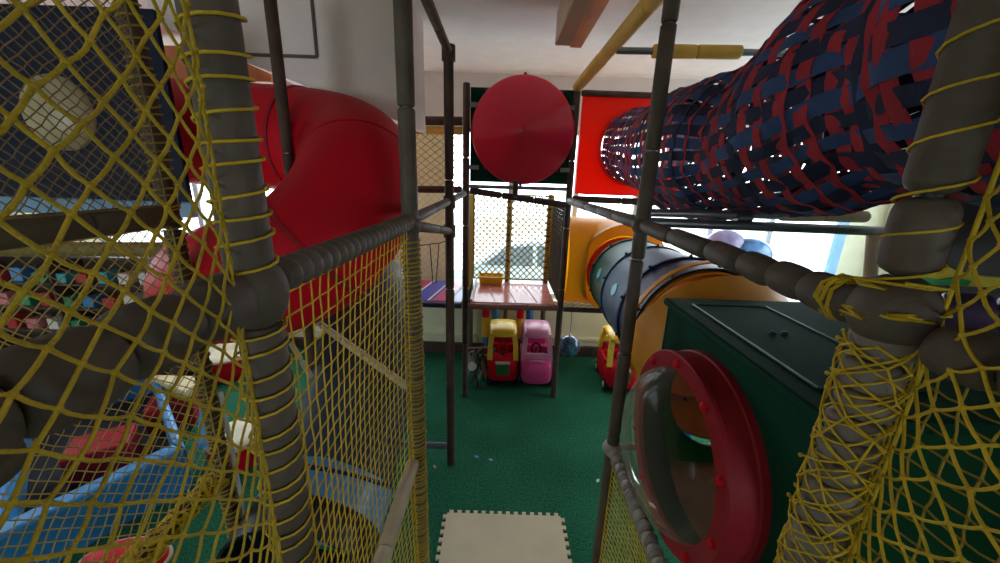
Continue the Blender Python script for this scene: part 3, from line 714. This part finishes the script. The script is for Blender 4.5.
# ================================================================== CRAWL TUBE
ct = thing('crawl_tube', 'crawl tube of yellow, red, green, blue and orange rings leading to the green box', 'crawl tube', (1.4, 3.2, 1.2))
TX, TZ = 1.455, 1.655
def tsec(y0, y1, m, nm, r0, r1):
    n = 6; return MB().shell([(TX, y0+(y1-y0)*k/n, TZ) for k in range(n+1)], [r0+(r1-r0)*k/n for k in range(n+1)], .012, 56).build(nm, m, ct, 50)
MB().shell([(TX, 1.985+.415*k/8, 1.535+(TZ-1.535)*(k/8)**1.3) for k in range(9)], [.445+.10*k/8 for k in range(9)], .012, 56).build('orange_section', ORANGE, ct, 50)
so = tsec(2.40, 2.45, ORANGE, 'orange_flange', .555, .555)
for k in range(10):
    a = 2*PI*k/10+.25; MB().ball((TX+math.cos(a)*.52, 2.452, TZ+math.sin(a)*.52), .018, 8, 6).build('bolt', DKRED, so)
tsec(2.41, 4.28, ORANGE, 'orange_liner', .478, .40)
tsec(2.45, 2.80, NAVYP, 'navy_section', .50, .49)
tsec(2.80, 3.42, TBLUE, 'blue_section', .49, .465)
tsec(3.42, 3.98, GREEND, 'green_section', .465, .44)
tsec(3.98, 4.32, RED, 'red_section', .44, .42)
for y, r_, m_ in ((2.80, .49, NAVYP), (3.42, .465, TBLUE), (3.98, .44, GREEND)):
    fl = MB().lathe_closed((TX, y-.015, TZ), (0, 1, 0), [(0, r_-.02), (0, r_+.016), (.03, r_+.016), (.03, r_-.02)], 56).build('joint_flange', m_, ct, 30)
    for k in range(10):
        a = 2*PI*k/10+.3; MB().ball((TX+math.cos(a)*(r_+.02), y, TZ+math.sin(a)*(r_+.02)), .015, 8, 6).build('bolt', BLACKP, fl)
for y, a, r_ in ((3.08, 2.85, .480), (3.68, 2.85, .456), (3.12, 3.75, .478)):
    nrm = V3((math.cos(a), 0, math.sin(a))); MB().lathe(V3((TX, y, TZ))+nrm*(r_-.004), nrm, [(0, .01), (0, .06), (.010, .053), (.011, .01)], 20).build('porthole', CYAN, ct)
el = spline([(TX, 4.30, TZ+.03), (TX-.02, 4.42, TZ+.04), (TX-.14, 4.60, TZ+.05), (TX-.36, 4.70, TZ+.05), (TX-.64, 4.72, TZ+.05)], 6)
MB().shell(el, .55, .012, 48).build('yellow_elbow', translucent(mat('yellow orange plastic', (.90, .57, .04), .36, var=.05), (1.0, .66, .05), .5), ct, 60)
MB().lathe_closed((TX, 4.29, TZ+.03), (0, 1, 0), [(0, .41), (0, .55), (.02, .55), (.02, .41)], 48).build('end_ring', MATS['yellow orange plastic'], ct, 30)
tag(MB().lathe((1.72, 3.05, 0), (0, 0, 1), [(0, .05), (0, .15), (1.12, .15), (1.18, .14), (1.18, .05)], 28).build('foam_column', mat('royal blue vinyl', (.02, .13, .42), .45), None, 50, loc=None), 'blue foam column under the crawl tube beside the right hand toy car', 'column')

# ================================================================== RED SLIDE TUBE
rs = thing('tube_slide', 'large glossy red tube slide bending round at upper left', 'slide', (-1.3, 2.6, 1.7))
path = spline([(-4.6, 3.12, 3.02), (-3.2, 3.12, 2.98), (-2.2, 3.10, 2.95), (-1.55, 3.05, 2.92), (-1.15, 2.90, 2.84), (-.98, 2.62, 2.69), (-.97, 2.38, 2.47), (-1.12, 2.23, 2.25), (-1.36, 2.20, 2.11), (-1.66, 2.27, 2.01), (-1.93, 2.44, 1.91), (-2.14, 2.74, 1.78), (-2.16, 3.1, 1.70), (-1.98, 3.42, 1.62), (-1.78, 3.66, 1.56), (-1.55, 3.80, 1.53), (-1.36, 3.78, 1.51)], 8)
n = len(path); cuts = [0, 24, 40, 56, n-1]
for a, b, nm in zip(cuts[:-1], cuts[1:], ('upper_section', 'elbow_section', 'falling_section', 'lower_section')):
    MB().shell(path[a:b+1], .385, .012, 56).build(nm, RED, rs, 70)
for cidx in (24, 56):
    dd = (path[cidx+1]-path[cidx-1]).normalized()
    MB().lathe_closed(path[cidx]-dd*.012, dd, [(0, .37), (0, .394), (.024, .394), (.024, .37)], 56).build('joint_seam', DKRED, rs)
# ================================================================== BLUE SLIDE EXIT
bs = thing('tube_slide', 'blue grey tube slide ending near the floor behind the left net', 'slide', (-1.1, 2.4, 0))
path = spline([(-1.30, 3.66, 1.50), (-1.20, 3.38, 1.44), (-1.13, 3.05, 1.27), (-1.12, 2.75, 1.02), (-1.13, 2.45, .76), (-1.15, 2.2, .56)], 7)
MB().shell(path, .41, .012, 52).build('tube_section', SLBLUE, bs, 70)
path2 = spline([(-1.14, 2.2, .56), (-1.16, 2.07, .49), (-1.17, 1.93, .43)], 5)
MB().shell(path2, [.415+.012*k/10 for k in range(11)], .015, 52).build('exit_hood', mat('glow blue hood plastic', (.10, .28, .55), .3), bs, 70)  # lighter blue paints in the light glowing through the hood
dd = V3((-.04, -.25, -.2)).normalized()
MB().lathe_closed(path[-1]-dd*.015, dd, [(0, .40), (0, .428), (.03, .428), (.03, .40)], 52).build('joint_seam', NAVYP, bs)
path3 = spline([(-1.17, 1.93, .43), (-1.18, 1.80, .39), (-1.18, 1.62, .37)], 5)
MB().shell(path3, .435, .02, 52).build('dark_exit_mouth', BLACKP, bs, 60)  # black shell stands for the shade inside the exit opening

# ================================================================== FLOOR THINGS
# puzzle mat
def jig(x0, x1, y0, y1, n=14, d=.028):
    pts = []
    def edge(a, b, nrm):
        a = V3(a); b = V3(b); t = (b-a)
        for i in range(n):
            q = [(i+.0)/n, (i+.28)/n, (i+.22)/n, (i+.72)/n, (i+.66)/n]
            pts.append(a+t*((i+.06)/n)); pts.append(a+t*((i+.30)/n)); pts.append(a+t*((i+.24)/n)+nrm*d); pts.append(a+t*((i+.76)/n)+nrm*d); pts.append(a+t*((i+.70)/n))
    edge((x0, y0, 0), (x1, y0, 0), V3((0, -1, 0))); edge((x1, y0, 0), (x1, y1, 0), V3((1, 0, 0)))
    edge((x1, y1, 0), (x0, y1, 0), V3((0, 1, 0))); edge((x0, y1, 0), (x0, y0, 0), V3((-1, 0, 0)))
    return pts
jm = MB().prism(jig(-.375, .565, 1.48, 2.43), (0, 0, .018)).build('foam_mat', MATC, None, 0)
tag(jm, 'cream foam puzzle mat lying on the green carpet at bottom centre', 'mat'); jm.location.z = .001
for (px_, py_), lab, m_ in (((435, 467), 'tan paper scrap on the carpet left of the puzzle mat', FOAMC), ((598, 481), 'white paper scrap on the carpet near the right net', WHITEP), ((477, 457), 'bluish paper scrap by the foot of the free slim post', FRAMEB), ((491, 460), 'second bluish paper scrap, right of the free slim post', FRAMEB)):
    p = atZ(px_, py_, .004); a = random.uniform(0, 3)
    q = [p+V3((math.cos(a+t)*r_, math.sin(a+t)*r_, 0)) for t, r_ in ((0, .03), (1.4, .018), (3.0, .028), (4.6, .014))]
    tag(MB().prism(q, (0, 0, .006)).build('paper_scrap', m_, None, 0), lab, 'litter')

# ---- toy cars
CARG = 'ride-in toy cars on the carpet'
def make_car(label, roofm, bodym, plate, loc, rot, pink=False):
    """front faces -Y; origin on the floor under the middle"""
    c = thing('toy_car', label, 'toy car', (0, 0, 0), CARG)
    W = .215; L0, L1 = -.34, .34
    def ring(y, hw, z0, z1, e=4.0, n=28):
        cz_ = (z0+z1)/2; hz = (z1-z0)/2; out = []
        for k in range(n):
            a = 2*PI*k/n; ca, sa = math.cos(a), math.sin(a)
            out.append(V3((hw*math.copysign(abs(ca)**(2/e), ca), y, cz_+hz*math.copysign(abs(sa)**(2/e), sa))))
        return out
    mb = MB()
    nose = [(-.352, .12, .12, .22), (-.345, .165, .09, .27), (-.32, .195, .07, .31), (-.26, .212, .06, .33), (-.17, .216, .06, .335), (-.12, .216, .06, .33)]
    if pink: nose = [(-.375, .12, .11, .22), (-.365, .17, .08, .28), (-.335, .20, .07, .325), (-.27, .215, .06, .35), (-.17, .218, .06, .35), (-.12, .216, .06, .34)]
    mb.quad_rings([ring(*q) for q in nose])
    mb.quad_rings([ring(*q) for q in [(.12, .214, .06, .33), (.2, .216, .06, .34), (.28, .208, .07, .33), (.325, .18, .09, .30), (.34, .13, .12, .26)]])
    for s in (-1, 1): mb.box((s*.197, 0, .20), (.034, .30, .27))
    mb.box((0, 0, .085), (.40, .30, .04))
    mb.build('body', bodym, c, 50, .006)
    for s in (-1, 1):
        MB().box((s*.216, 0, .205), (.008, .20, .19)).build('door', bodym, c, 0, .004)
    # roof with four pillars, lofted from front to back
    rf = MB()
    FR = [(-.265, .33), (-.235, .46), (-.20, .575)]
    hw = .178
    for s in (-1, 1):
        rf.quad_rings([[V3((s*(x+dx), y+dy, z_)) for dx, dy in ((-.034, -.022), (.034, -.022), (.034, .026), (-.034, .026))] for x, y, z_ in ((.178, -.262, .31), (.172, -.23, .46), (.150, -.175, .605))])
        rf.quad_rings([[V3((s*(x+dx), y+dy, z_)) for dx, dy in ((-.034, -.03), (.034, -.03), (.034, .03), (-.034, .03))] for x, y, z_ in ((.178, .262, .31), (.172, .235, .46), (.150, .185, .605))])
    rf.quad_rings([ring(y, h_, a_, b_, 3.2) for y, h_, a_, b_ in ((-.235, .12, .575, .60), (-.215, .165, .565, .625), (-.15, .185, .568, .648), (0, .19, .572, .66), (.15, .185, .568, .65), (.21, .165, .565, .625), (.225, .12, .575, .60))])
    rf.box((0, .245, .40), (.34, .035, .14))
    if pink: rf.box((0, -.262, .37), (.34, .04, .06))
    rf.build('roof', roofm, c, 60, .008)
    MB().box((0, .13, .22), (.32, .20, .05)).build('seat', PINK if pink else DKRED, c, 0, .02)
    sb = MB().box((0, .20, .32), (.32, .05, .18)).build('seat_back', PINK if pink else DKRED, c, 0, .02)
    t = []
    for k in range(20):
        a = 2*PI*k/20; t.append(V3((math.cos(a)*.062, -.12+math.sin(a)*.02, .395+math.sin(a)*.06)))
    sw = MB().tube(t, .013, 8, closed=True).build('steering_wheel', BLACKP if pink else RED, c)
    MB().tube([(0, -.12, .395), (0, -.2, .32)], .016, 8).build('column', BLACKP, sw)
    if plate:
        MB().box((0, -.352, .225), (.17, .02, .115)).build('front_plate', mat('green plate', (.02, .16, .05), .4), c, 0, .006)
        MB().box((0, -.335, .305), (.20, .035, .028)).build('front_trim', mat('pale grey plastic', (.6, .6, .62), .35), c, 0, .008)
    else:
        MB().tube([(-.1, -.33, .335), (-.05, -.35, .35), (.05, -.35, .35), (.1, -.33, .335)], .012, 8).build('front_trim', PINKL, c)
    for s in (-1, 1):
        MB().ball((s*.15, -.325, .245), .026, 10, 8, (1, .5, 1)).build('headlight', WHITEP if not pink else PINKL, c)
        for y in (-.225, .225):
            w_ = MB().lathe((s*.165, y, .072), (s, 0, 0), [(0, .01), (0, .06), (.012, .072), (.05, .072), (.058, .062), (.058, .04), (.05, .036), (.05, .01)], 26).build('wheel', BLACKP, c, 50)
            MB().lathe((s*.216, y, .072), (s, 0, 0), [(0, .04), (.006, .036), (.012, .02), (.014, .005)], 20).build('hub_cap', WHITEP, w_, 50)
    c.location = loc; c.rotation_euler = (0, 0, rot)
    ORG[c.name] = V3((0, 0, 0))
    return c
SC = 1.03
k1 = make_car('yellow roofed red toy car under the red deck, left of the pink one', YELP, RED, True, (.07, 4.76, 0), .01); k1.scale = (.98, 1.12, 1.18)
k2 = make_car('pink toy car under the red deck', PINKL, PINK, False, (.528, 4.74, 0), -.02, True); k2.scale = (.98, 1.12, 1.2)
k3 = copy_tree(k1); k3['label'] = 'yellow and red toy car apart from the others, half hidden by a grey post'; k3.location = (1.66, 4.66, 0); k3.rotation_euler = (0, 0, -.06)

# ---- striped ring toys behind cars
for (px_, py_), lab in (((490, 338), 'striped yellow blue red oval ring standing behind the yellow roofed car'), ((524, 338), 'striped yellow blue red oval ring standing behind the pink car')):
    base = atY(px_, py_, 5.16); bx = base.x
    rg = thing('oval_ring', lab, 'ring toy', (bx, 5.16, .18), 'striped oval rings under the deck')
    cols = [YELP, BLUEB, RED, YELP, BLUEB, YELP, RED, BLUEB]; names = ['yellow_band', 'blue_band', 'red_band', 'yellow_band', 'blue_band', 'yellow_band', 'red_band', 'blue_band']
    for k in range(8):
        pts = [V3((bx+.075*math.cos(2*PI*(k+q/6)/8+.6), 5.18, .62+.42*math.sin(2*PI*(k+q/6)/8+.6))) for q in range(7)]
        MB().tube(pts, .055, 14).build(names[k], cols[k], rg, 60)
# hanging blue ball
bp_ = atY(569, 346, 4.55)
hb = thing('inflated_ball', 'see-through blue ball hanging by a cord beside the deck post', 'ball', tuple(bp_-V3((0, 0, .13))))
MB().ball(bp_, .15, 24, 16, (1, .9, 1)).build('ball_skin', mat('glossy blue film', (.05, .14, .22), .12, var=.9, vscale=12, coat=.6), hb, 80)
MB().lathe(bp_+V3((0, 0, .14)), (0, 0, 1), [(0, .03), (.02, .02), (.05, .008)], 12).build('valve', WHITEP, hb)
MB().tube([bp_+V3((0, 0, .14)), V3((bp_.x, 4.55, 1.18))], .004, 6).build('cord', CORD, hb)
# blue pink balloon at window
q_ = atY(738, 252, 4.9)
fb_ = thing('foil_balloon', 'blue and lilac foil balloon in front of the right window', 'balloon', tuple(q_))
MB().ball(q_+V3((.12, 0, -.05)), .34, 24, 16, (1, .5, .72)).build('balloon_skin', mat('blue lilac foil', (.10, .25, .62), .2, var=.9, vscale=5), fb_, 80)
MB().ball(q_+V3((-.2, 0, .08)), .27, 20, 12, (1, .5, .8)).build('lilac_lobe', mat('lilac foil', (.42, .36, .62), .2, var=.4), fb_, 80)
MB().tube([q_-V3((0, 0, .2)), V3((q_.x, q_.y, 0.01))], .004, 6).build('ribbon', WHITEP, fb_)
# folded doll pushchair at left of the cars
fp = thing('folded_pushchair', 'folded grey doll pushchair leaning beside the yellow roofed car', 'pushchair', (-.22, 4.45, 0))
for dx, m_ in ((0, STEEL), (.09, DKMET), (.17, STEEL)):
    MB().tube([(-.37+dx, 4.40, .05), (-.22+dx, 4.52, .42), (-.14+dx, 4.56, .50)], .016, 8).build('frame_tube', m_, fp)
    MB().tube([(-.20+dx, 4.42, .06), (-.30+dx, 4.50, .44)], .013, 8).build('frame_tube', DKMET, fp)
MB().tube([(-.34, 4.50, .50), (-.1, 4.55, .50), (.02, 4.56, .44)], .014, 8).build('handle', mat('salmon foam', (.5, .18, .12), .6), fp)
MB().prism([V3((-.20, 4.50, .40)), V3((-.02, 4.52, .38)), V3((-.05, 4.44, .12)), V3((-.16, 4.42, .10))], (0, .04, .01)).build('fabric', mat('tan fabric', (.42, .22, .13), .9), fp, 0, .01)
MB().prism([V3((-.36, 4.48, .42)), V3((-.24, 4.52, .46)), V3((-.26, 4.42, .26)), V3((-.34, 4.40, .26))], (0, .03, .01)).build('fabric', mat('grey green fabric', (.24, .28, .26), .9), fp, 0, .01)
MB().lathe((-.27, 4.40, .29), (0, -1, .2), [(0, .01), (0, .06), (.02, .055), (.022, .01)], 20).build('disc', WHITEP, fp)
for x, y in ((-.38, 4.38), (-.19, 4.38), (-.06, 4.42), (-.02, 4.5)):
    MB().lathe((x-.012, y, .055), (1, 0, 0), [(0, .015), (0, .05), (.024, .05), (.024, .015)], 18).build('wheel', BLACKP, fp)

fp.location.x -= .06

# ================================================================== LEFT CLUTTER
pit = thing('ball_pit', 'blue sided ball pit on the floor at lower left under the fine net', 'ball pit', (-3.3, 2.7, 0))
B = [V3((-2.62, 2.62, 0)), V3((-4.25, 4.1, 0)), V3((-4.95, 3.3, 0)), V3((-3.15, 1.72, 0))]
cen = sum(B, V3())/4
for i in range(4):
    a, b = B[i], B[(i+1) % 4]; ai = lerp(a, cen, .14); bi = lerp(b, cen, .14)
    MB().prism([a, b, bi, ai], (0, 0, .42)).build('padded_side', BLUEB, pit, 0, .03)
MB().prism([lerp(p, cen, .12) for p in B], (0, 0, .05)).build('pit_floor', mat('dark pit lining', (.03, .03, .035), .8), pit, 0)
def block(name, label, px_, py_, z, size, rot, m, grp=None, cat='foam block'):
    p = atZ(px_, py_, z); M = Matrix.Rotation(rot, 3, 'Z')
    o = MB().box((0, 0, size[2]/2), size, M).build(name, m, None, 0, .015); o.location = (p.x, p.y, z-size[2]); tag(o, label, cat, grp); return o
block('foam_block', 'red foam block in the blue ball pit nearer the viewer', 100, 440, .33, (.42, .36, .28), .6, DKRED)
block('foam_block', 'red foam block at the far end of the blue ball pit', 172, 398, .33, (.40, .34, .28), .5, DKRED)
p = atZ(172, 388, .36)
tag(MB().prism([p+V3((-.38, .1, 0)), p+V3((.30, .10, 0)), p+V3((.34, -.22, 0))], (0, 0, .10)).build('foam_wedge', mat('cream wedge vinyl', (.62, .52, .28), .6), None, 0, .01), 'cream triangular wedge lying on the far red block in the pit', 'foam block')
p = atZ(198, 424, .56)
tag(MB().prism([p+V3((-.08, 0, -.28)), p+V3((.10, .02, -.25)), p+V3((.12, .06, .06)), p+V3((-.02, .06, .12))], (0.02, .07, 0)).build('highlight_piece', mat('sky blue highlight', (.05, .36, .72), .5), None, 0, .015), 'bright sky blue highlight piece standing at the corner of the pit', 'foam block')  # blue highlight on the pit, built as a separate piece
def stool(label, px_, py_, z, r, h, tilt=0):
    p = atZ(px_, py_, z)
    t = thing('drum_stool', label, 'stool', (p.x, p.y, z-h), 'red drum stools with cream tops')
    MB().lathe(p-V3((0, 0, h)), (0, 0, 1), [(0, r*.5), (0, r*.97), (.02, r), (h-.045, r), (h-.045, r*.5)], 36).build('side', RED, t, 50)
    MB().lathe(p-V3((0, 0, .045)), (0, 0, 1), [(0, r*.5), (0, r*1.0), (.025, r*1.01), (.04, r*.96), (.045, r*.5)], 36).build('seat_top', mat('cream stool vinyl', (.62, .55, .36), .5), t, 50)
    return t
stool('red drum stool with cream top on the carpet behind the corded left post', 236, 433, .26, .25, .26)
stool('cream topped red drum stool farther back under the red slide', 228, 350, .32, .34, .32)
tr_ = thing('rocking_seat', 'red rocking seat with cream edge at the bottom left of the picture', 'rocker', atZ(124, 562, .30))
p = atZ(124, 562, .30)
MB().ball(p, .26, 28, 14, (1, .6, .28)).build('seat_shell', RED, tr_, 70)
MB().tube([p+V3((math.cos(2*PI*k/30)*.262, math.sin(2*PI*k/30)*.158, .0)) for k in range(30)], .014, 8, closed=True).build('edge_trim', FOAMC, tr_)
MB().lathe(p-V3((0, 0, .30)), (0, 0, 1), [(0, .05), (0, .15), (.03, .14), (.24, .06), (.26, .03)], 20).build('base', DKRED, tr_)
# navy panel with bubble
npn = thing('bubble_panel', 'navy panel with a round milky bubble window at upper left', 'panel', (-2.9, 2.35, 2.5))
nc = atY(58, 113, 2.38)
MB().plate_hole((nc.x, 2.42, nc.z), (1, 0, 0), (0, 0, 1), .68, .56, .20, .03).build('panel_sheet', mat('black navy panel plastic', (.007, .010, .030), .6, spec=.2), npn, 30)
pr = [(.0, .235), (.02, .235)]+[(.02+.10*math.sin(PI/2*k/10), .215*math.cos(PI/2*k/10)) for k in range(11)]
MB().lathe((nc.x, 2.42, nc.z), (0, -1, 0), [(0, .01)]+pr, 40).build('bubble', MILK, npn, 70)
MB().box((nc.x, 2.40, 2.44), (1.4, .05, .10)).build('sky_reflection_edge', mat('sky reflection blue', (.16, .30, .46), .35), npn, 0, .01)  # sky reflection along the panel's bottom edge, built as a blue board
# toy shelf far left
sh = thing('toy_shelf', 'dark shelf stacked with coloured toy boxes at far left', 'shelf', (-4.3, 4.3, 0))
s0 = atY(0, 300, 4.0)
xs0, xs1 = -6.3, -4.05
for z_ in (.75, 1.05, 1.35, 1.68): MB().box(((xs0+xs1)/2, 4.25, z_), (xs1-xs0, .36, .025)).build('shelf_board', BROWN, sh, 0)
for x in (xs0, (xs0+xs1)/2, xs1): MB().box((x, 4.25, .85), (.03, .36, 1.7)).build('upright', BROWN, sh, 0)
MB().box(((xs0+xs1)/2, 4.44, .85), (xs1-xs0, .02, 1.7)).build('back_board', BROWN, sh, 0)
bc = {'red': (.5, .03, .03), 'white': (.75, .73, .68), 'green': (.02, .35, .16), 'blue': (.04, .25, .6), 'cyan': (.05, .5, .6), 'pink': (.65, .2, .25), 'cream': (.65, .55, .3)}
plan = [(1.35, 'top', ['green', 'red', 'blue', 'green', 'cyan', 'red', 'cyan', 'white', 'white']), (1.05, 'middle', ['red', 'pink', 'green', 'red', 'green', 'blue', 'red', 'white', 'white']), (.75, 'lower', ['white', 'red', 'pink', 'white', 'green', 'red', 'blue', 'cream', 'white'])]  # white boxes at the right end stand in for window lights
ordw = ['leftmost', 'second from left', 'third from left', 'fourth from left', 'middle', 'fourth from right', 'third from right', 'second from right', 'rightmost']
for z_, row, cs in plan:
    for i, cn_ in enumerate(cs):
        x = xs0+.17+i*.25; h_ = random.uniform(.10, .16)
        o = MB().box((0, 0, h_/2), (random.uniform(.11, .15), .16, h_)).build('toy_box', mat(cn_+' toy box card', bc[cn_], .5), None, 0, .008)
        o.location = (x, 4.2, z_+.0127); tag(o, '%s toy box, %s on the %s row of the dark shelf' % (cn_, ordw[i], row), 'toy box', 'toy boxes on the far left shelf')
# right far side beyond the net
rail('purple padded rail behind the right foreground net', atY(938, 308, .92), atY(1060, 318, .80), .042, 2, PURP)
f1 = thing('printed_banner', 'yellow banner strip with green and red print behind the right foreground net', 'banner', atY(960, 275, .95))
a_ = [atY(x, y, .95) for x, y in ((917, 283), (928, 270), (940, 263), (955, 270), (985, 277), (1040, 280), (1040, 290), (960, 286))]
MB().prism(a_, (0, .02, 0)).build('yellow_sheet', mat('yellow banner', (.75, .60, .05), .5), f1, 0)
a_ = [atY(x, y, .945) for x, y in ((917, 283.5), (924, 277), (940, 280), (956, 277), (972, 281), (968, 286), (930, 285))]
MB().prism(a_, (0, .004, 0)).build('green_print', mat('green banner print', (.05, .45, .12), .5), f1, 0)
a_ = [atY(x, y, .944) for x, y in ((926, 272), (938, 265), (941, 268), (934, 275))]
MB().prism(a_, (0, .004, 0)).build('red_print', mat('red banner print', (.6, .12, .04), .5), f1, 0)
dpn = tag(MB().box((2.12, .35, 1.75), (.05, 3.0, 3.5)).build('darkening_panel', mat('black green plastic', (.012, .016, .015), .5), None, 0, .01), 'dark panel added to blacken the far right of the play frame', 'panel')  # black sheet added to keep the area beyond the right net dark
# ceiling light
cl = thing('ceiling_light', 'long unlit boxed ceiling light left of the yellow padded tube', 'ceiling light', (.47, 2.4, ZC))
lx = .50
MB().box((.49, 2.35, 3.86), (.21, 2.1, .24)).build('housing', mat('tan lamp housing', (.66, .46, .32), .5), cl, 0, .01)
MB().box((.55, 2.35, 3.735), (.09, 2.06, .02)).build('diffuser', mat('orange reflection diffuser', (.80, .36, .17), .4), cl, 0)  # orange reflection on the fixture painted in as a coloured strip

# ================================================================== LIGHT
w = bpy.data.worlds.new('World'); sc.world = w; w.use_nodes = True
bg = w.node_tree.nodes['Background']; bg.inputs['Color'].default_value = (.84, .93, 1.0, 1); bg.inputs['Strength'].default_value = 4.5
cam = bpy.data.cameras.new('Camera'); co = bpy.data.objects.new('Camera', cam); COL.objects.link(co)
cam.sensor_width = 36; cam.lens = 36*FPX/1000; cam.clip_start = .02
ax = V3((CR[0], CF[0], -CD[0])); up = -V3((CR[1], CF[1], -CD[1])); bk_ = -V3((CR[2], CF[2], -CD[2]))
Mx = Matrix((ax, up, bk_)).transposed().to_4x4(); Mx.translation = V3((0, 0, H)); co.matrix_world = Mx
sc.camera = co
sc.view_settings.view_transform = 'Standard'; sc.view_settings.look = 'None'; sc.view_settings.gamma = 1; sc.view_settings.use_curve_mapping = False
sc.view_settings.exposure = 0.55
